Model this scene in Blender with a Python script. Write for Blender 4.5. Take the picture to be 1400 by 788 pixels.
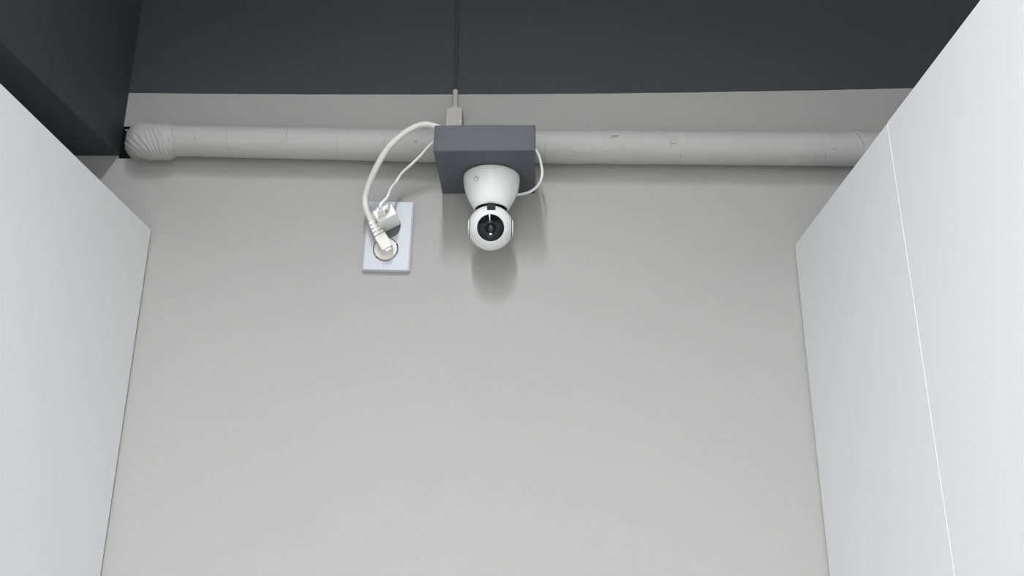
import bpy, bmesh, math, random
from mathutils import Vector, Matrix, noise
random.seed(7)
for o in list(bpy.data.objects): bpy.data.objects.remove(o)
S = bpy.context.scene
COL = S.collection

# ---------------------------------------------------------------- camera
# eye at the origin (1.6 m above the floor), wall in view 1.25 m ahead (+Y)
rt = Vector((0.99985, 0.016733, 0.004469)); up = Vector((0.001218, -0.32529, 0.945613)); fw = Vector((-0.017276, 0.945466, 0.325262))
cd = bpy.data.cameras.new('camera'); cam = bpy.data.objects.new('camera', cd); COL.objects.link(cam)
cd.sensor_fit = 'HORIZONTAL'; cd.sensor_width = 36.0; cd.lens = 1224.33 * 36 / 1400
cd.clip_start = 0.01
cam.matrix_world = Matrix(((rt.x, up.x, -fw.x, 0), (rt.y, up.y, -fw.y, 0), (rt.z, up.z, -fw.z, 0), (0, 0, 0, 1)))
S.camera = cam
# ---------------------------------------------------------------- world, exposure
w = bpy.data.worlds.new('world'); S.world = w; w.use_nodes = True
w.node_tree.nodes['Background'].inputs[0].default_value = (0.9, 0.95, 1, 1)
w.node_tree.nodes['Background'].inputs[1].default_value = 0.05
vs = S.view_settings
vs.view_transform = 'Standard'; vs.look = 'None'; vs.gamma = 1; vs.use_curve_mapping = False
vs.exposure = -0.17
# ---------------------------------------------------------------- lamps (under the ceiling fixtures built below)
LAMPS = [  # x, y0, y1, z, power, spread
    (-0.14, -1.45, 0.10, 1.50, 72.0, 139),
    (-0.14, -3.45, -1.49, 1.50, 142.0, 156),
]
LW = 0.09
for (x, y0, y1, z, p, spread) in LAMPS:
    ld = bpy.data.lights.new('fixture_lamp', 'AREA'); ld.shape = 'RECTANGLE'
    ld.size = LW; ld.size_y = y1 - y0; ld.energy = p; ld.color = (0.97, 0.985, 1.0)
    ld.spread = math.radians(spread)
    lo = bpy.data.objects.new('fixture_lamp', ld); COL.objects.link(lo); lo.location = (x, (y0 + y1) / 2, z - 0.004)

# ---------------------------------------------------------------- materials
def mat(name, rgb, rough=0.5, bump=0.0, bscale=200, spec=0.5, metal=0.0, vary=0.0, vscale=5, emit=None, coat=0.0):
    m = bpy.data.materials.new(name); m.use_nodes = True
    nt = m.node_tree; b = nt.nodes['Principled BSDF']
    b.inputs['Base Color'].default_value = (*rgb, 1); b.inputs['Roughness'].default_value = rough
    b.inputs['Specular IOR Level'].default_value = spec; b.inputs['Metallic'].default_value = metal
    b.inputs['Coat Weight'].default_value = coat
    if emit:
        b.inputs['Emission Color'].default_value = (*emit[0], 1); b.inputs['Emission Strength'].default_value = emit[1]
    tc = nt.nodes.new('ShaderNodeTexCoord')
    if vary > 0:
        n = nt.nodes.new('ShaderNodeTexNoise'); n.inputs['Scale'].default_value = vscale; n.inputs['Detail'].default_value = 5
        nt.links.new(tc.outputs['Object'], n.inputs['Vector'])
        r = nt.nodes.new('ShaderNodeMapRange'); r.inputs['To Min'].default_value = 1 - vary; r.inputs['To Max'].default_value = 1 + vary
        nt.links.new(n.outputs['Fac'], r.inputs['Value'])
        mx = nt.nodes.new('ShaderNodeMix'); mx.data_type = 'RGBA'; mx.blend_type = 'MULTIPLY'; mx.inputs['Factor'].default_value = 1
        mx.inputs['A'].default_value = (*rgb, 1)
        nt.links.new(r.outputs[0], mx.inputs['B']); nt.links.new(mx.outputs['Result'], b.inputs['Base Color'])
    if bump > 0:
        n2 = nt.nodes.new('ShaderNodeTexNoise'); n2.inputs['Scale'].default_value = bscale; n2.inputs['Detail'].default_value = 4
        nt.links.new(tc.outputs['Object'], n2.inputs['Vector'])
        bp = nt.nodes.new('ShaderNodeBump'); bp.inputs['Strength'].default_value = bump; bp.inputs['Distance'].default_value = 0.001
        nt.links.new(n2.outputs['Fac'], bp.inputs['Height']); nt.links.new(bp.outputs['Normal'], b.inputs['Normal'])
    return m

GREY = (0.370, 0.3665, 0.360)
DARK = (0.051, 0.053, 0.060)
M_wall = mat('wall_paint', GREY, 0.7, 0.25, 260, 0.3)
M_dark = mat('charcoal_paint', DARK, 0.65, 0.3, 300, 0.3, vary=0.06, vscale=9)
M_pipe = mat('painted_pipe_wrap', (0.415, 0.413, 0.406), 0.6, 0.25, 160, 0.35, vary=0.04, vscale=14)
M_conduit = mat('painted_conduit', (0.43, 0.42, 0.41), 0.55, 0.2, 300, 0.35)
M_block = mat('slate_grey_paint', (0.088, 0.092, 0.108), 0.6, 0.35, 420, 0.35, vary=0.05, vscale=40)
M_white = mat('white_laminate', (0.785, 0.795, 0.797), 0.42, 0.05, 500, 0.4)
M_edge = mat('white_edge_band', (0.86, 0.865, 0.86), 0.4, 0, 1, 0.4)
M_plate = mat('outlet_plastic', (0.52, 0.54, 0.585), 0.3, 0.0, 1, 0.5)
M_cam = mat('gloss_white_plastic', (0.80, 0.80, 0.795), 0.24, 0.0, 1, 0.5)
M_plug = mat('off_white_plastic', (0.74, 0.725, 0.69), 0.45, 0.0, 1, 0.4)
M_charger = mat('charger_plastic', (0.85, 0.845, 0.83), 0.4, 0.0, 1, 0.4)
M_cable = mat('cable_pvc', (0.68, 0.675, 0.63), 0.5, 0.0, 1, 0.4)
M_usb = mat('white_cable_pvc', (0.82, 0.82, 0.81), 0.45, 0.0, 1, 0.4)
M_black = mat('black_plastic', (0.012, 0.012, 0.013), 0.5, 0.0, 1, 0.4)
M_ring = mat('matte_black_ring', (0.006, 0.006, 0.007), 0.45, 0.0, 1, 0.12)
M_gloss = mat('black_glass', (0.005, 0.005, 0.007), 0.05, 0.0, 1, 0.42)
M_lensring = mat('lens_ring', (0.022, 0.022, 0.026), 0.4, 0.0, 1, 0.3)
M_lens = mat('lens_glass', (0.006, 0.006, 0.016), 0.04, 0.0, 1, 0.8)
M_led = mat('status_led', (0.6, 0.65, 0.9), 0.3, emit=((0.55, 0.62, 1.0), 6.0))
M_blue = mat('window_blue_glow', (0.015, 0.014, 0.075), 0.15)  # blue glow below the LED, put into the window's base colour
M_logo = mat('grey_print', (0.42, 0.42, 0.42), 0.4)
M_socket = mat('socket_grey', (0.23, 0.23, 0.24), 0.5)
M_metal = mat('earth_clip', (0.45, 0.43, 0.40), 0.35, metal=1.0)
M_hole = mat('raw_hole', (0.010, 0.010, 0.011), 0.9)
M_floor = mat('floor_vinyl', (0.42, 0.413, 0.402), 0.4, 0.05, 60)
M_room = mat('room_paint', (0.85, 0.845, 0.83), 0.8)
M_lamp = mat('lamp_diffuser', (0.9, 0.9, 0.9), 0.5, emit=((0.97, 0.985, 1), 6.0))
M_fix = mat('fixture_metal', (0.03, 0.03, 0.033), 0.5)

def wall_two_tone():
    m = mat('two_tone_wall', GREY, 0.7, 0.25, 260, 0.3)
    nt = m.node_tree; b = nt.nodes['Principled BSDF']; L = nt.links
    def mth(op, a, c=None):
        n = nt.nodes.new('ShaderNodeMath'); n.operation = op
        for i, v in enumerate((a, c)):
            if v is None: continue
            if isinstance(v, (int, float)): n.inputs[i].default_value = v
            else: L.new(v, n.inputs[i])
        return n.outputs[0]
    tc = nt.nodes.new('ShaderNodeTexCoord'); sp = nt.nodes.new('ShaderNodeSeparateXYZ'); L.new(tc.outputs['Object'], sp.inputs[0])
    nz = nt.nodes.new('ShaderNodeTexNoise'); nz.inputs['Scale'].default_value = 35; nz.inputs['Detail'].default_value = 6
    L.new(tc.outputs['Object'], nz.inputs['Vector'])
    wob = mth('MULTIPLY', mth('SUBTRACT', nz.outputs['Fac'], 0.5), 0.0022)
    xx = mth('ADD', sp.outputs['X'], 0.05)
    line = mth('ADD', mth('MULTIPLY', mth('MULTIPLY', xx, xx), 0.017), 0.7570)
    d = mth('ADD', mth('SUBTRACT', sp.outputs['Z'], line), wob)
    isdark = mth('GREATER_THAN', d, 0.0)
    # highlight on the paint edge, painted as a thin broken lighter line
    edge_highlight = mth('MULTIPLY', mth('LESS_THAN', mth('ABSOLUTE', mth('ADD', d, 0.0005)), 0.0004), mth('GREATER_THAN', nz.outputs['Fac'], 0.50))
    # faint scuffs and roller mottling
    n3 = nt.nodes.new('ShaderNodeTexNoise'); n3.inputs['Scale'].default_value = 3.5; n3.inputs['Detail'].default_value = 6; n3.inputs['Roughness'].default_value = 0.6
    L.new(tc.outputs['Object'], n3.inputs['Vector'])
    mr = nt.nodes.new('ShaderNodeMapRange'); mr.inputs['To Min'].default_value = 0.965; mr.inputs['To Max'].default_value = 1.035
    L.new(n3.outputs['Fac'], mr.inputs['Value'])
    def mix(f, a, bb, bt='MIX'):
        n = nt.nodes.new('ShaderNodeMix'); n.data_type = 'RGBA'; n.blend_type = bt
        for k, v in (('Factor', f), ('A', a), ('B', bb)):
            if isinstance(v, tuple): n.inputs[k].default_value = v
            elif isinstance(v, (int, float)): n.inputs[k].default_value = v
            else: L.new(v, n.inputs[k])
        return n.outputs['Result']
    c = mix(isdark, (*GREY, 1), (*DARK, 1))
    c = mix(edge_highlight, c, (0.50, 0.495, 0.49, 1))
    c = mix(1.0, c, mr.outputs[0], 'MULTIPLY')
    L.new(c, b.inputs['Base Color'])
    return m
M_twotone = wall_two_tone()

# ---------------------------------------------------------------- helpers
def mark(o, label=None, cat=None, group=None, kind=None):
    for k, v in (('label', label), ('category', cat), ('group', group), ('kind', kind)):
        if v: o[k] = v
    return o
def thing(name, label, cat, loc, group=None):
    o = bpy.data.objects.new(name, None); COL.objects.link(o); o.location = loc
    o.empty_display_size = 0.02
    return mark(o, label, cat, group)
def wloc(o):
    v = Vector((0, 0, 0))
    while o: v = v + Vector(o.location); o = o.parent
    return v
def obj(name, bm, m, parent=None, smooth=True, angle=40, label=None):
    """bm is in world coordinates; the object's origin goes to its parent's origin"""
    if parent:
        bmesh.ops.translate(bm, verts=bm.verts, vec=-wloc(parent))
    bmesh.ops.recalc_face_normals(bm, faces=bm.faces)
    me = bpy.data.meshes.new(name); bm.to_mesh(me); bm.free()
    for mm in (m if isinstance(m, (list, tuple)) else [m]): me.materials.append(mm)
    o = bpy.data.objects.new(name, me); COL.objects.link(o)
    if parent: o.parent = parent
    if smooth:
        me.polygons.foreach_set('use_smooth', [True] * len(me.polygons))
        me.set_sharp_from_angle(angle=math.radians(angle))
        if len(me.polygons) < 400:                    # bevelled boxes: keep the big faces flat
            wn = o.modifiers.new('weighted_normal', 'WEIGHTED_NORMAL'); wn.weight = 100; wn.keep_sharp = True
    if label: o['label'] = label
    return o
def box(lo, hi, bev=0.0, seg=2, mx=None, bm=None):
    b = bmesh.new()
    lo, hi = Vector(lo), Vector(hi)
    bmesh.ops.create_cube(b, size=1)
    for v in b.verts:
        v.co = Vector(((lo[i] + hi[i]) / 2 + v.co[i] * (hi[i] - lo[i]) for i in range(3)))
    if bev > 0:
        bmesh.ops.bevel(b, geom=b.edges[:], offset=bev, segments=seg, profile=0.5, affect='EDGES')
    if mx: bmesh.ops.transform(b, matrix=mx, verts=b.verts)
    if bm is None: return b
    merge(bm, b); return bm
def merge(a, b):
    me = bpy.data.meshes.new('tmp'); b.to_mesh(me); b.free(); a.from_mesh(me); bpy.data.meshes.remove(me); return a
def lathe(profile, n=48, mx=None, cap0=False, cap1=False):
    """profile: (r, h) revolved about local Z"""
    b = bmesh.new(); rings = []
    for r, h in profile:
        if r < 1e-6: rings.append([b.verts.new((0, 0, h))])
        else: rings.append([b.verts.new((r * math.cos(2 * math.pi * i / n), r * math.sin(2 * math.pi * i / n), h)) for i in range(n)])
    for a, c in zip(rings, rings[1:]):
        for i in range(n):
            j = (i + 1) % n
            if len(a) == 1 and len(c) == 1: continue
            if len(a) == 1: b.faces.new((a[0], c[i], c[j]))
            elif len(c) == 1: b.faces.new((a[i], c[0], a[j]))
            else: b.faces.new((a[i], c[i], c[j], a[j]))
    if cap0 and len(rings[0]) > 1: b.faces.new(rings[0])
    if cap1 and len(rings[-1]) > 1: b.faces.new(rings[-1])
    if mx: bmesh.ops.transform(b, matrix=mx, verts=b.verts)
    return b
def spline(pts, per=10):
    P = [Vector(p) for p in pts]; P = [P[0] * 2 - P[1]] + P + [P[-1] * 2 - P[-2]]
    out = []
    for i in range(1, len(P) - 2):
        for k in range(per):
            t = k / per; a, b, c, d = P[i - 1:i + 3]
            out.append(0.5 * ((2 * b) + (c - a) * t + (2 * a - 5 * b + 4 * c - d) * t * t + (3 * b - a - 3 * c + d) * t ** 3))
    out.append(P[-2].copy()); return out
def tube(path, rad, n=14, caps=True, bm=None):
    b = bm or bmesh.new(); rings = []
    t0 = (path[1] - path[0]).normalized()
    u = t0.orthogonal().normalized()
    for i, p in enumerate(path):
        t = (path[min(i + 1, len(path) - 1)] - path[max(i - 1, 0)]).normalized()
        u = (u - t * u.dot(t)).normalized(); v = t.cross(u)
        r = rad(i / (len(path) - 1)) if callable(rad) else rad
        rings.append([b.verts.new(p + (u * math.cos(2 * math.pi * k / n) + v * math.sin(2 * math.pi * k / n)) * r) for k in range(n)])
    for a, c in zip(rings, rings[1:]):
        for k in range(n): b.faces.new((a[k], a[(k + 1) % n], c[(k + 1) % n], c[k]))
    if caps: b.faces.new(rings[0]); b.faces.new(rings[-1])
    return b
def frame(origin, x, y, z):
    x, y, z = Vector(x), Vector(y), Vector(z)
    return Matrix(((x.x, y.x, z.x, origin[0]), (x.y, y.y, z.y, origin[1]), (x.z, y.z, z.z, origin[2]), (0, 0, 0, 1)))
def aim(origin, z, hint=(0, 0, 1)):
    z = Vector(z).normalized(); x = Vector(hint).cross(z)
    if x.length < 1e-4: x = Vector((1, 0, 0))
    x.normalize(); return frame(origin, x, z.cross(x), z)

# ================================================================ the setting
D, FZ, CZ = 1.25, -1.60, 1.70
XL, XR, YB = -2.2, 2.2, -3.6
# wall in view, with the rough hole the pipe goes into
def wall_with_hole():
    b = bmesh.new()
    xs = [XL, -0.6405, -0.578, XR]; zs = [FZ, 0.6455, 0.7020, CZ]
    g = [[b.verts.new((x, D, z)) for x in xs] for z in zs]
    for r in range(3):
        for c in range(3):
            if (r, c) != (1, 1): b.faces.new((g[r][c], g[r][c + 1], g[r + 1][c + 1], g[r + 1][c]))
    front = [g[1][1], g[1][2], g[2][2], g[2][1]]
    back = [b.verts.new((v.co.x, D + 0.09, v.co.z)) for v in front]
    for i in range(4):
        f = b.faces.new((front[i], back[i], back[(i + 1) % 4], front[(i + 1) % 4])); f.material_index = 1
    f = b.faces.new(back); f.material_index = 1
    return b
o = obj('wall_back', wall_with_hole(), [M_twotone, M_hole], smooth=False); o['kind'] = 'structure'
def struct(name, bm, m):
    o = obj(name, bm, m, smooth=False); o['kind'] = 'structure'; return o
struct('floor', box((XL, YB, FZ - 0.1), (XR, D, FZ)), M_floor)
struct('ceiling', box((XL, YB, CZ), (XR, D, CZ + 0.1)), M_dark)
struct('wall_left', box((XL - 0.1, YB, FZ), (XL, D, CZ)), M_room)
struct('wall_right', box((XR, YB, FZ), (XR + 0.1, D, CZ)), M_room)
struct('wall_front', box((XL, YB - 0.1, FZ), (XR, YB, CZ)), M_room)
# dark beam across the upper left, face leaning a touch like the one in the photo
def beam():
    b = bmesh.new()
    x0, x1 = -0.6395, -0.652
    p = [(x0, 0.650, D - 0.0005), (x0, 0.553, -0.9), (XL + 0.002, 0.553, -0.9), (XL + 0.002, 0.650, D - 0.0005)]
    lo = [b.verts.new((x, y, z)) for x, z, y in p]
    hi = [b.verts.new((x1 if x > -1 else x, y, CZ - 0.001)) for x, z, y in p]
    b.faces.new(lo); b.faces.new(hi)
    for i in range(4): b.faces.new((lo[i], lo[(i + 1) % 4], hi[(i + 1) % 4], hi[i]))
    e = [e for e in b.edges if all(v in lo for v in e.verts)]
    bmesh.ops.bevel(b, geom=e, offset=0.0015, segments=2, profile=0.5, affect='EDGES')
    return b
struct('trim_1', beam(), M_dark)

# ================================================================ white cabinets
def cabinet(label, x_face, depth_x, y0, y1, top, side):
    """side=+1: visible side panel faces +X"""
    x_back = x_face - side * depth_x
    t = thing('tall_cabinet', label, 'cabinet', ((x_face + x_back) / 2, (y0 + y1) / 2, FZ))
    th = 0.018
    def bx(name, a, c, m, bev=0.0006, lab=None):
        lo = [min(a[i], c[i]) for i in range(3)]; hi = [max(a[i], c[i]) for i in range(3)]
        return obj(name, box(lo, hi, bev, 2), m, t, label=lab)
    bx('side_panel', (x_face - side * th, y0, FZ + 0.08), (x_face, y1, top), M_white, 0.0005)
    bx('side_panel', (x_back, y0, FZ + 0.08), (x_back + side * th, y1, top), M_white, 0.0010)
    bx('top_panel', (x_face - side * th, y0 + th, top - th - 0.001), (x_back + side * th, y1 - 0.006, top - 0.001), M_white)
    bx('bottom_panel', (x_face - side * th, y0 + th, FZ + 0.081), (x_back + side * th, y1 - 0.006, FZ + 0.081 + th), M_white)
    bx('back_panel', (x_face - side * th, y1 - 0.006, FZ + 0.08), (x_back + side * th, y1 - 0.001, top - 0.001), M_white)
    bx('front_panel', (x_face - side * th, y0 + 0.0005, FZ + 0.08), (x_back + side * th, y0 + th, top - 0.001), M_white)
    bx('plinth', (x_face - side * 0.03, y0 + 0.03, FZ), (x_back + side * 0.03, y1 - 0.01, FZ + 0.08), M_dark)
    return t
cabinet('tall white cabinet side filling the left edge under the dark beam', -0.5704, 0.60, 0.20, 1.246, 0.5226, 1)
cabinet('narrow tall white cabinet on the right, standing against the grey wall', 0.3975, 0.60, 0.8832, 1.246, 0.4959, -1)
cabinet('wide tall white cabinet at the right edge, nearest the camera, beyond the vertical seam', 0.3977, 0.60, -0.15, 0.8830, 0.4968, -1)

# ================================================================ wrapped pipe
def lerp(tab, x):
    if x <= tab[0][0]: return tab[0][1]
    for (a, va), (b, vb) in zip(tab, tab[1:]):
        if x <= b:
            t = (x - a) / (b - a); return va + (vb - va) * t
    return tab[-1][1]
ZC = [(-0.60, 0.6640), (-0.53, 0.6622), (-0.30, 0.6560), (-0.13, 0.6512), (0.0, 0.6502), (0.25, 0.6470), (0.48, 0.6440), (0.7, 0.6420)]
RC = [(-0.60, 0.0243), (-0.53, 0.0240), (-0.13, 0.0252), (0.0, 0.0254), (0.48, 0.0264), (0.7, 0.0266)]
YC = 1.2242
SEAMS = [-0.5054, -0.4565, -0.3645, -0.29, -0.215, 0.025, 0.0691, 0.127, 0.1761, 0.2284, 0.31, 0.399, 0.4466, 0.4996]
SKEW = [0.10, 0.06, 0.0, 0.05, -0.05, 0.0, -0.14, -0.16, 0.02, 0.05, 0.0, 0.0, 0.0, 0.18]
def pipe_mesh():
    pts = []                                   # centre line right to left, s = x along the straight run
    x = 0.70
    XE, RB = -0.577, 0.028
    while x > XE:
        pts.append((Vector((x, YC, lerp(ZC, x))), x, Vector((-1, 0, 0))))
        x -= 0.0012 if (x < -0.45 or any(abs(x - q) < 0.012 for q in SEAMS)) else 0.004
    for k in range(0, 41):
        a = k / 40 * math.pi / 2
        p = Vector((XE - RB * math.sin(a), YC + RB * (1 - math.cos(a)), lerp(ZC, XE) + 0.004 * (k / 40)))
        pts.append((p, XE - RB * a, Vector((-math.cos(a), math.sin(a), 0))))
    xe = pts[-1][0].x
    for k in range(1, 8): pts.append((Vector((xe, YC + RB + k * 0.008, lerp(ZC, XE) + 0.004 + .0004 * k)), XE - RB * math.pi / 2 - k * .008, Vector((0, 1, 0))))
    N = 96; b = bmesh.new(); rings = []
    for p, s, t in pts:
        up_ = Vector((0, 0, 1)); out = t.cross(up_).normalized()   # for t=-X: out = (0,1,0)
        ring = []
        for k in range(N):
            th = 2 * math.pi * k / N
            # th=0 towards the room, th=90deg down
            d = -out * math.cos(th) - up_ * math.sin(th)
            r = lerp(RC, s)
            cx, sx = math.cos(th), math.sin(th)
            # bulge of the wrapped elbow
            if s < -0.541:
                e = min(1, (-0.541 - s) / 0.014); e = e * e * (3 - 2 * e)
                f = max(0.0, min(1.0, (s + 0.612) / 0.022))        # back to pipe size where it enters the wall
                r += (0.0032 + 0.0036 * max(0, sx)) * e * f - 0.0014 * (1 - f)
            # gathers in the wrap: crescents, upright at the start of the bend and raking over towards its end
            if s < -0.534:
                e = min(1, (-0.534 - s) / 0.006) * max(0.0, min(1.0, (s + 0.618) / 0.016))
                k_ = 0.004 + 0.030 * max(0.0, min(1.0, (-0.545 - s) / 0.05))
                q = s - k_ * sx - 0.006 * (1 - sx * sx) + 0.0035 * noise.noise(Vector((s * 50, cx * 1.6, sx * 1.6)))
                rid = abs(math.sin(q * math.pi / 0.0088 + 1.6 * noise.noise(Vector((s * 40, cx * 1.2, sx * 1.2 + 5)))))
                amp = 0.75 + 0.9 * noise.noise(Vector((q * 120, sx * 1.7 + 9, 3.3)))
                r += e * 0.0029 * (rid ** 0.5 - 0.75) * max(0.12, amp) * (0.30 + 0.7 * max(0, 0.75 * cx + 0.5 * sx))
            # overlapped turns of the wrap: a small step and a groove at each turn
            for q, sk in zip(SEAMS, SKEW):
                ds = s - (q + sk * 0.05 * sx + 0.0022 * noise.noise(Vector((q * 50, cx * 1.5, sx * 1.5))))
                if abs(ds) < 0.010:
                    vis = 0.55 + 0.6 * noise.noise(Vector((q * 33 + 4, cx * 1.2, sx * 1.2)))
                    if vis > 0:
                        r -= 0.0012 * vis * math.exp(-(ds / 0.0009) ** 2)
                        if ds > 0: r += 0.0006 * vis * (1 - ds / 0.010)
            if 0.482 < s < 0.53:                                   # creases where it starts to turn on the right
                ds = (s - 0.496 - 0.012 * sx)
                r += 0.0016 * math.exp(-(ds / 0.0022) ** 2) * max(0, cx - 0.3 * sx) - 0.001 * math.exp(-((ds - 0.005) / 0.002) ** 2)
                ds = (s - 0.510 - 0.015 * sx); r += 0.0012 * math.exp(-(ds / 0.002) ** 2)
            if s < XE:                                             # bunched wrap squares the elbow off
                g_ = min(1, (XE - s) / 0.03)
                r *= 1 + g_ * ((abs(cx) ** 3.2 + abs(sx) ** 3.2) ** (-1 / 3.2) - 1)
            r += 0.0005 * noise.noise(Vector((s * 18, cx * 1.6, sx * 1.6))) + 0.00025 * noise.noise(Vector((s * 70, cx * 5, sx * 5)))
            ring.append(b.verts.new(p + d * r))
        rings.append(ring)
    for a, c in zip(rings, rings[1:]):
        for k in range(N): b.faces.new((a[k], a[(k + 1) % N], c[(k + 1) % N], c[k]))
    b.faces.new(rings[0]); b.faces.new(rings[-1])
    return b
pipe = thing('wrapped_pipe', 'long grey pipe wrapped in painted tape, running along the wall under the dark paint', 'pipe', (0, YC, 0.625))
obj('pipe_wrap', pipe_mesh(), M_pipe, pipe, angle=60)
def on_pipe(x, ang, h=0.0):
    """point on the pipe's surface, ang degrees: 0 towards the room, +90 down"""
    a = math.radians(ang); r = lerp(RC, x) + h
    return Vector((x, YC - math.cos(a) * r, lerp(ZC, x) - math.sin(a) * r))
def flap(pts, lift):
    """small torn tongue of tape: polygon of (x, ang) lifted by lift per corner, 0.4 mm thick"""
    b = bmesh.new()
    lo = [b.verts.new(on_pipe(x, a, h - 0.0008)) for (x, a), h in zip(pts, lift)]
    hi = [b.verts.new(on_pipe(x, a, h + 0.0004)) for (x, a), h in zip(pts, lift)]
    n = len(pts)
    b.faces.new(lo); b.faces.new(hi)
    for i in range(n): b.faces.new((lo[i], lo[(i + 1) % n], hi[(i + 1) % n], hi[i]))
    return b
for pts, lift in (
    ([(0.090, -57), (0.1085, -58), (0.1105, -48)], [0.0003, 0.003, 0.0016]),
    ([(0.126, -14), (0.1335, -24), (0.138, -15), (0.133, -9)], [0.0002, 0.002, 0.0004, 0.0022]),
    ([(0.1205, -6), (0.129, -12), (0.126, -3)], [0.0002, 0.0018, 0.0002]),
    ([(0.212, 6), (0.221, 0), (0.2225, 10), (0.2145, 17)], [0.0003, 0.0032, 0.0006, 0.0026]),
    ([(0.066, 46), (0.0735, 42), (0.0755, 50), (0.069, 53)], [0.0002, 0.0018, 0.0002, 0.001]),
    ([(0.2265, 57), (0.231, 53), (0.231, 62)], [0.0002, 0.0022, 0.0003]),
    ([(0.453, 26), (0.459, 24), (0.457, 33)], [0.0002, 0.003, 0.0008]),
    ([(-0.374, 24), (-0.368, 20), (-0.369, 28)], [0.0002, 0.0022, 0.0004]),
    ([(-0.171, 12), (-0.165, 10), (-0.167, 18)], [0.0002, 0.0022, 0.0004])):
    obj('tape_flap', flap(pts, lift), M_pipe, pipe, smooth=False)
# strap end poking out of the hole behind the elbow
obj('strap_end', box((-0.636, 1.247, 0.6935), (-0.618, 1.262, 0.6955), 0.0006), M_conduit, pipe)

# ================================================================ surface conduit with its small box
cd_ = thing('conduit_box', 'small square grey conduit box with a thin riser above the dark block', 'conduit', (-0.113, 1.236, 0.680))
obj('box_body', box((-0.1258, 1.222, 0.6785), (-0.1005, 1.2495, 0.7160), 0.0012), M_conduit, cd_)
obj('box_lid', box((-0.1254, 1.2205, 0.6790), (-0.1009, 1.2222, 0.7156), 0.0007), M_conduit, cd_)
obj('lid_screw', lathe([(0, 0.0012), (0.0012, 0.0010), (0.0016, 0)], 12, aim((-0.1033, 1.2206, 0.6925), (0, -1, 0))), M_usb, cd_, label='tiny bright screw head')
obj('connector_ring', lathe([(0.0060, 0), (0.0100, 0), (0.0100, 0.0045), (0.0085, 0.0072), (0.0052, 0.0082)], 28, frame((-0.1135, 1.2340, 0.716), (1, 0, 0), (0, 1, 0), (0, 0, 1))), M_conduit, cd_)
cp = lambda z0, z1: [Vector((-0.1140 - 0.0012 * (z - 0.72) / 0.2, 1.2445, z)) for z in [z0 + (z1 - z0) * i / 8 for i in range(9)]]
obj('conduit_tube', tube(cp(0.718, 0.7610), 0.0043, 18), M_conduit, cd_)
obj('conduit_tube', tube([p + Vector((0, 0.0047, 0)) for p in cp(0.7605, CZ - 0.002)], 0.0024, 18), M_dark, cd_, label='upper riser painted charcoal like the wall')

# ================================================================ dark block the camera hangs from
blk = thing('mounting_block', 'dark slate grey rectangular block under the pipe carrying the white camera', 'block', (-0.0593, 1.18, 0.5829))
def block_mesh():
    b = box((-0.1302, 1.1102, 0.5829), (0.0116, 1.2495, 0.6235), 0)
    bmesh.ops.subdivide_edges(b, edges=b.edges[:], cuts=10, use_grid_fill=True)
    for v in b.verts:                              # hand-cut block: slightly bowed and uneven
        c = v.co
        c.z += 0.0006 * noise.noise(c * 22) ; c.x += 0.0005 * noise.noise(c * 25 + Vector((5, 0, 0)))
        if c.y < 1.2: c.y += 0.0005 * noise.noise(c * 25 + Vector((0, 7, 0)))
        c.y = min(c.y, 1.2497)
    sharp = [e for e in b.edges if len(e.link_faces) == 2 and e.calc_face_angle() > 0.8]
    bmesh.ops.bevel(b, geom=sharp, offset=0.0012, segments=2, profile=0.5, affect='EDGES')
    return b
obj('block_body', block_mesh(), M_block, blk, angle=50)

# ================================================================ outlet
PX, PZ = -0.2090, 0.5110
RT = -0.022                                       # the plate sits slightly clockwise
def PM(y, rot=0.0, x=PX, z=PZ):
    """plate-local frame: local x right, local y up along the wall, local z out of the wall"""
    c, s = math.cos(rot), math.sin(rot)
    return frame((x, y, z), (c, 0, s), (-s, 0, c), (0, -1, 0))
out = thing('wall_outlet', 'white double wall outlet plate left of the dark block', 'outlet', (PX, D, PZ - 0.056))
SK = [(-0.0010, 0.0145), (-0.0020, -0.0225)]      # socket centres, plate-local
PR = 0.0192
def plate_mesh():
    W, H, T = 0.0358, 0.0560, 0.0085
    b = bmesh.new()
    N = 40
    # outer outline (rounded rectangle), bevelled to the front
    def outline(w, h, r, z):
        vs = []
        for cxs, cys, a0 in ((1, 1, 0), (-1, 1, 90), (-1, -1, 180), (1, -1, 270)):
            for k in range(5):
                a = math.radians(a0 + k * 22.5)
                vs.append(b.verts.new((cxs * (w - r) + r * math.cos(a), cys * (h - r) + r * math.sin(a), z)))
        return vs
    o1 = outline(W, H, 0.0025, 0); o2 = outline(W, H, 0.0025, T - 0.0026); o3 = outline(W - 0.0026, H - 0.0012, 0.0022, T)
    def ring(a, c):
        n = len(a)
        for i in range(n): b.faces.new((a[i], a[(i + 1) % n], c[(i + 1) % n], c[i]))
    ring(o1, o2); ring(o2, o3)
    edges = []
    for i in range(len(o3)): edges.append(b.edges.get((o3[i], o3[(i + 1) % len(o3)])))
    for (sx_, sy_) in SK:
        top = [b.verts.new((sx_ + PR * math.cos(2 * math.pi * k / N), sy_ + PR * math.sin(2 * math.pi * k / N), T)) for k in range(N)]
        bot = [b.verts.new((sx_ + (PR - .0006) * math.cos(2 * math.pi * k / N), sy_ + (PR - .0006) * math.sin(2 * math.pi * k / N), T - 0.0070)) for k in range(N)]
        ring(top, bot); f = b.faces.new(bot); f.material_index = 1
        for i in range(N): edges.append(b.edges.get((top[i], top[(i + 1) % N])))
    bmesh.ops.triangle_fill(b, use_beauty=True, use_dissolve=False, edges=edges)
    bmesh.ops.transform(b, matrix=PM(D - 0.0002, RT), verts=b.verts)
    return b
pl = obj('cover_plate', plate_mesh(), [M_plate, M_socket], out, angle=18)
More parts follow.
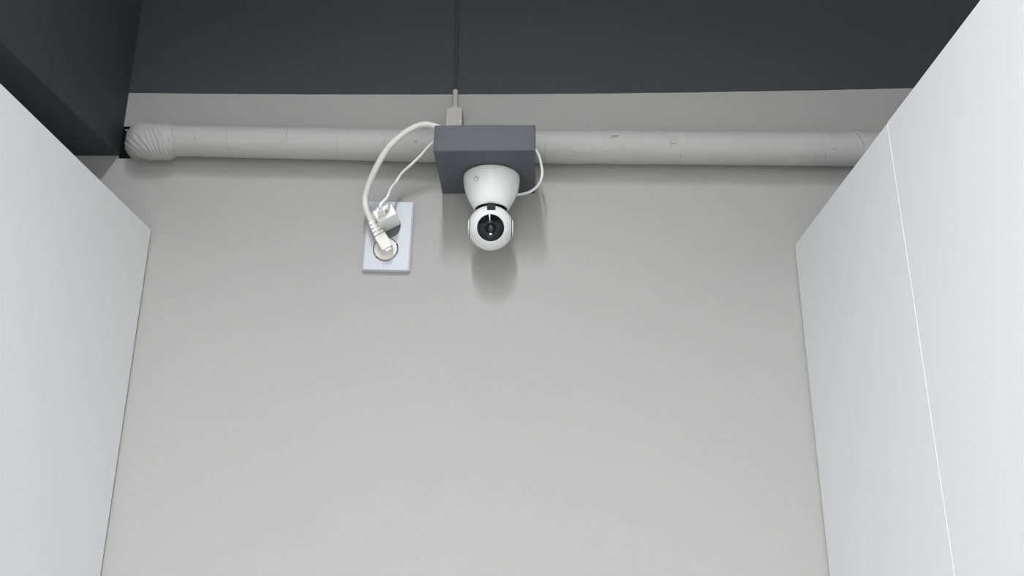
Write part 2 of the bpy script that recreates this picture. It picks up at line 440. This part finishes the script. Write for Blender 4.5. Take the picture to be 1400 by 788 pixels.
def loc_to_world(x, y, z, rot=RT): return PM(D, RT) @ Vector((x, y, z))
for (sx_, sy_) in SK:
    for a in (37, 217):
        q = math.radians(a)
        c = loc_to_world(sx_ + (PR - .0012) * math.cos(q), sy_ + (PR - .0012) * math.sin(q), 0)
        obj('clip_slot', box((-0.0030, -0.0012, 0.003), (0.0030, 0.0016, 0.00865), 0.0003, 1, PM(D, q - math.pi / 2, c.x, c.z)), M_black, out, label='dark notch beside the socket')
        obj('earth_clip', box((-0.0014, -0.0011, 0.002), (0.0014, 0.0007, 0.0090), 0.0003, 1, PM(D, q - math.pi / 2, c.x, c.z)), M_metal, out)

def taper_box(y0, y1, w0, w1, z0, z1, zt0, zt1, bev):
    b = bmesh.new()
    v = [b.verts.new(q) for q in ((-w0, y0, z0), (w0, y0, z0), (w1, y1, zt0), (-w1, y1, zt0), (-w0, y0, z1), (w0, y0, z1), (w1, y1, zt1), (-w1, y1, zt1))]
    for f in ((0, 1, 2, 3), (4, 5, 6, 7), (0, 1, 5, 4), (1, 2, 6, 5), (2, 3, 7, 6), (3, 0, 4, 7)): b.faces.new([v[i] for i in f])
    bmesh.ops.recalc_face_normals(b, faces=b.faces)
    bmesh.ops.bevel(b, geom=b.edges[:], offset=bev, segments=2, profile=0.5, affect='EDGES')
    return b
# ---- cube charger in the upper socket
A = math.radians(29)
c1 = loc_to_world(SK[0][0], SK[0][1], 0)
chg = thing('usb_charger', 'small white cube charger plugged into the upper socket', 'charger', (c1.x, 1.236, c1.z - 0.01))
CX, CZ_ = -0.2094, 0.5307
chm = box((-0.0150, -0.0098, 0.006), (0.0150, 0.0105, 0.0480), 0.0014, 3, PM(D, A, CX, CZ_))
obj('charger_body', chm, M_charger, chg)
obj('usb_port', box((-0.0068, -0.0030, 0.0470), (0.0068, 0.0030, 0.0483), 0.0003, 1, PM(D, A, CX - 0.002, CZ_ - 0.0005)), M_socket, chg)
obj('plug_pin', lathe([(0.0023, 0.0015), (0.0023, 0.007)], 12, PM(D, A, CX - 0.0083, CZ_ - 0.0046), True, True), M_metal, chg)
obj('plug_pin', lathe([(0.0023, 0.0015), (0.0023, 0.007)], 12, PM(D, A, CX + 0.0083, CZ_ + 0.0046), True, True), M_metal, chg)

# ---- thin USB cable: plug in the charger, behind the block, to the camera
usb = thing('usb_cable', 'thin white cable from the cube charger, behind the block, to the camera', 'cable', (-0.2085, 1.20, 0.53))
UX, UZ = CX - 0.0028, CZ_ - 0.0022; UA = math.radians(14)
ub = taper_box(-0.0036, 0.0040, 0.0060, 0.0060, 0.0482, 0.0660, 0.0482, 0.0660, 0.0015)
bmesh.ops.transform(ub, matrix=PM(D, UA, UX, UZ), verts=ub.verts)
obj('usb_plug', ub, M_charger, usb)
obj('plug_ring', lathe([(0.0036, 0.0655), (0.0034, 0.0690), (0.0025, 0.0692), (0.0025, 0.0665)], 20, PM(D, UA, UX, UZ + 0.0002)), M_usb, usb)
upos = PM(D, UA, UX, UZ + 0.0002) @ Vector((0, 0, 0.0660))
p1 = [upos, upos + Vector((0.0004, -0.0045, 0.0012)), upos + Vector((0.0014, -0.0050, 0.0065)), (-0.2035, 1.181, 0.5450), (-0.2010, 1.198, 0.5680), (-0.1965, 1.212, 0.5850), (-0.1880, 1.213, 0.6010), (-0.1730, 1.206, 0.6120),
      (-0.1585, 1.197, 0.6220), (-0.1455, 1.190, 0.6345), (-0.1345, 1.188, 0.6415), (-0.120, 1.190, 0.6320), (-0.085, 1.189, 0.6262), (-0.03, 1.189, 0.6262), (0.004, 1.190, 0.6285),
      (0.0150, 1.190, 0.6215), (0.0208, 1.192, 0.6010), (0.0215, 1.193, 0.5850), (0.0163, 1.196, 0.5724), (0.0060, 1.200, 0.5640), (-0.0050, 1.204, 0.5615), (-0.0130, 1.2065, 0.5612), (-0.0172, 1.2080, 0.5614)]
obj('cable_sheath', tube(spline(p1, 10), 0.0020, 12), M_usb, usb)

# ---- thick power cord with angled round plug in the lower socket
c2 = loc_to_world(SK[1][0], SK[1][1], 0)
cord = thing('power_cord', 'thick off-white power cord with angled round plug in the lower socket, arching to the block', 'cord', (c2.x, 1.23, c2.z))
obj('plug_disc', lathe([(0.0176, 0.0030), (0.0176, 0.0105), (0.0166, 0.0122), (0.0120, 0.0136), (0, 0.0140)], 48, PM(D, A, c2.x, c2.z), True), M_plug, cord)
# housing runs from the disc to the upper left
AB = math.radians(31)
HX, HZ = -0.2088, 0.4880
hm = taper_box(-0.0066, 0.0175, 0.0086, 0.0088, 0.0100, 0.0310, 0.0130, 0.0330, 0.0016)
bmesh.ops.transform(hm, matrix=PM(D, AB, HX, HZ), verts=hm.verts)
obj('plug_housing', hm, M_plug, cord)
nb = box((-0.0046, -0.0105, 0.0110), (0.0046, -0.0050, 0.0285), 0.0014, 2, PM(D, AB, HX, HZ)); obj('housing_nose', nb, M_plug, cord)
# strain relief: stack of separate ribs on a thinner core
core = taper_box(0.0170, 0.0400, 0.0062, 0.0048, 0.0170, 0.0298, 0.0240, 0.0330, 0.0010)
bmesh.ops.transform(core, matrix=PM(D, AB, HX, HZ), verts=core.verts)
sr = obj('strain_relief', core, M_plug, cord)
for k in range(4):
    y0 = 0.0188 + k * 0.0060; wd = 0.0080 - 0.0007 * k; zb = 0.0165 + 0.0022 * k
    obj('relief_rib', box((-wd, y0, zb), (wd, y0 + 0.0045, 0.0322 + 0.0008 * k), 0.0008, 2, PM(D, AB, HX, HZ)), M_plug, sr)
    if k < 3: obj('relief_bridge', box((-0.0022, y0 + 0.003, 0.028), (0.0022, y0 + 0.0066, 0.0321 + 0.0008 * k), 0.0003, 1, PM(D, AB, HX, HZ)), M_plug, sr)
s0 = PM(D, AB, HX, HZ) @ Vector((0, 0.036, 0.0285)); s1 = PM(D, AB, HX, HZ) @ Vector((0, 0.046, 0.0300))
p2 = [s0, s1, (-0.2398, 1.2145, 0.5450), (-0.2412, 1.2130, 0.5600), (-0.2358, 1.204, 0.5755), (-0.2270, 1.192, 0.5900), (-0.2155, 1.180, 0.6065), (-0.2005, 1.170, 0.6240), (-0.1800, 1.166, 0.6420), (-0.1600, 1.165, 0.6535), (-0.1461, 1.165, 0.6553), (-0.1310, 1.165, 0.6505),
      (-0.117, 1.160, 0.6410), (-0.100, 1.156, 0.6320), (-0.075, 1.155, 0.6288), (-0.045, 1.155, 0.6288)]
obj('cable_sheath', tube(spline(p2, 10), 0.0046, 16), M_cable, cord)

# ================================================================ security camera
CXX, CYY = -0.0524, 1.1900
sc = thing('security_camera', 'white pan and tilt security camera hanging upside down from the dark block', 'camera', (CXX, CYY, 0.5829))
ZT = 0.5826
prof = [(0.0, ZT), (0.0395, ZT), (0.0408, ZT - 0.0010), (0.0414, ZT - 0.0028), (0.0412, ZT - 0.0080), (0.0404, ZT - 0.0150), (0.0390, ZT - 0.0225), (0.0366, ZT - 0.0300), (0.0335, ZT - 0.0375), (0.0298, ZT - 0.0445), (0.0262, ZT - 0.0505), (0.0246, ZT - 0.0530), (0.0236, ZT - 0.0534), (0.0228, ZT - 0.0526), (0.0224, ZT - 0.0500)]
MZ = frame((CXX, CYY, 0), (1, 0, 0), (0, 1, 0), (0, 0, 1))
base = obj('base', lathe(prof, 72, MZ), M_cam, sc, angle=60)
obj('swivel_collar', lathe([(0, ZT - 0.0500), (0.0226, ZT - 0.0500), (0.0226, ZT - 0.0512), (0.0, ZT - 0.0512)], 48, MZ), M_black, sc, label='black swivel ring in the mouth of the base')
# printed emblem on the bowl: ring with a small arc inside
def emblem():
    az = math.radians(-121); r0, z0 = 0.0396, 0.5630
    n = Vector((math.cos(az), math.sin(az), -0.22)).normalized()
    c = Vector((CXX + r0 * math.cos(az), CYY + r0 * math.sin(az), z0))
    fr = aim(c, n)
    b = bmesh.new()
    for R_, w_, a0, a1 in ((0.0033, 0.00065, 0, 360), (0.0013, 0.00050, 20, 160)):
        path = []
        for k in range(25):
            a = math.radians(a0 + (a1 - a0) * k / 24)
            lx, ly = R_ * math.cos(a), R_ * 1.08 * math.sin(a)
            p = fr @ Vector((lx, ly, 0))
            dx, dy = p.x - CXX, p.y - CYY; rr = math.hypot(dx, dy)
            # drop on to the bowl's surface
            rad = next(prof[i][0] + (prof[i + 1][0] - prof[i][0]) * (prof[i][1] - p.z) / (prof[i][1] - prof[i + 1][1]) for i in range(3, 12) if prof[i + 1][1] <= p.z <= prof[i][1])
            path.append(Vector((CXX + dx / rr * (rad + 0.0001), CYY + dy / rr * (rad + 0.0001), p.z)))
        tube(path, w_, 8, a1 - a0 < 360, b)
    return b
obj('emblem', emblem(), M_logo, base, label='small grey ring emblem')
# head: ball flattened on both sides, looking at the room
HC = Vector((-0.0529, 1.1900, 0.5010)); RH = 0.0328
fdir = (-HC).normalized()
HM = aim(HC, fdir)
RD = 0.0197
a0 = math.asin(RD / RH)
pr = []
for k in range(33):
    a = a0 + (math.pi - a0) * k / 32
    pr.append((RH * math.sin(a) if k < 32 else 0.0, RH * math.cos(a)))
rim = [(RD - 0.0010, RH * math.cos(a0) - 0.0022), (RD - 0.0004, RH * math.cos(a0) - 0.0003)]
hb = lathe(rim + pr, 72)
for v in hb.verts:
    if abs(v.co.x) > 0.0298: v.co.x = math.copysign(0.0298 + (abs(v.co.x) - 0.0298) * 0.04, v.co.x)
bmesh.ops.transform(hb, matrix=HM, verts=hb.verts)
head = obj('head', hb, M_cam, sc, angle=30)
for sgn in (-1, 1):
    fx = HM @ frame((sgn * 0.0297, 0, 0.0), (0, 1, 0), (0, 0, sgn), (sgn, 0, 0))
    obj('hinge_gap', lathe([(0.0128, 0), (0.0128, 0.0009), (0, 0.0009)], 36, fx), M_black, head, label='dark joint line beside the side cap')
    obj('side_cap', lathe([(0.0122, 0.0008), (0.0121, 0.0018), (0.0108, 0.0026), (0.007, 0.0031), (0, 0.0033)], 36, fx), M_cam, head)
zf = RH * math.cos(a0)
def dome(r, h, z0, n=10):
    return [(r * math.cos(math.pi / 2 * k / n) if k < n else 0.0, z0 + h * math.sin(math.pi / 2 * k / n)) for k in range(n + 1)]
# face panel of black glass, gently domed
RFC = 0.0362                                      # the glass carries on the curve of the ball
def face_h(r): return zf - 0.0012 + math.sqrt(RFC ** 2 - r * r) - math.sqrt(RFC ** 2 - (RD - 0.0005) ** 2)
fp = [((RD - 0.0005) * (1 - k / 24), face_h((RD - 0.0005) * (1 - k / 24))) for k in range(24)] + [(0.0, face_h(0))]
face = obj('face_panel', lathe(fp, 64, HM), M_gloss, head, angle=60, label='round black glass face')
zq = zf + 0.0016
def on_face(profile, x=0.0, y=0.0, n=40):
    return lathe(profile, n, HM @ Matrix.Translation((x, y, face_h(math.hypot(x, y)))) @ Matrix.Rotation(-math.asin(y / RFC), 4, 'X'))
obj('lens_ring', on_face([(0.0078, -0.0012), (0.0078, -0.0002), (0.0072, 0.0006), (0.0060, 0.0009), (0.0050, 0.0004), (0.0046, -0.0002)]), M_ring, face, label='raised black ring around the lens')
obj('lens_barrel', on_face([(0.0047, -0.0004), (0.0044, 0.0006), (0.0036, 0.0005), (0.0030, -0.0001)]), M_lensring, face, label='dark grey inner lens ring')
obj('lens_glass', on_face(dome(0.0031, 0.0008, -0.0001)), M_lens, face, label='small dark lens')
tw = bmesh.new()
q = [(-0.0022, -0.0066), (0.0022, -0.0066), (0.0040, -0.0128), (-0.0040, -0.0128)]
lo_ = [tw.verts.new((x, y, face_h(math.hypot(x, y)) - 0.0004)) for x, y in q]; hi_ = [tw.verts.new((x, y, face_h(math.hypot(x, y)) + 0.00025)) for x, y in q]
tw.faces.new(lo_); tw.faces.new(hi_)
for i in range(4): tw.faces.new((lo_[i], lo_[(i + 1) % 4], hi_[(i + 1) % 4], hi_[i]))
bmesh.ops.transform(tw, matrix=HM, verts=tw.verts)
obj('sensor_window', tw, M_blue, face, smooth=False, label='window under the lens with a deep blue glow painted in')
ledm = on_face(dome(0.0013, 0.0006, 0.0002), 0, -0.0082, 16)
obj('status_light', ledm, M_led, face, label='tiny glowing blue-white light')
# dark slot with white tab on the brow of the ball, two printed chevrons
obj('brow_slot', box((-0.0057, 0.0250, 0.006), (0.0063, 0.0335, 0.0212), 0.0006, 2, HM), M_black, head, label='small black square slot')
obj('brow_tab', box((-0.0064, 0.0216, 0.010), (0.0062, 0.0250, 0.02435), 0.0004, 2, HM), M_cam, head)
for sgn in (-1, 1):
    path = []
    for dx, dy in ((-0.0009 * -sgn, 0.0016), (0.0009 * -sgn * -1, 0.0), (-0.0009 * -sgn, -0.0016)):
        x, y = 0.0003 + sgn * 0.0085 + dx, 0.0290 + dy
        path.append(HM @ Vector((x, y, math.sqrt(max(0, RH ** 2 - x * x - y * y)) + 0.0001)))
    obj('chevron', tube(path, 0.00030, 6), M_logo, head, label='faint grey printed chevron')

# ================================================================ ceiling fixtures (they carry the lamps set up at the top)
for i, (x, y0, y1, z, p, spread) in enumerate(LAMPS):
    lab = ['long slim linear ceiling lamp hung directly above the aisle', 'long slim linear ceiling lamp in line behind the one above the aisle'][i]
    f = thing('linear_lamp', lab, 'lamp', (x, (y0 + y1) / 2, z))
    obj('housing', box((x - LW / 2 - 0.008, y0 - 0.01, z + 0.004), (x + LW / 2 + 0.008, y1 + 0.01, z + 0.06), 0.002), M_fix, f)
    obj('diffuser', box((x - LW / 2, y0, z - 0.001), (x + LW / 2, y1, z + 0.006), 0.001), M_lamp, f)
    for yy in (y0 + 0.15, y1 - 0.15):
        obj('hanger_rod', tube([Vector((x, yy, z + 0.059)), Vector((x, yy, CZ))], 0.004, 10), M_fix, f)
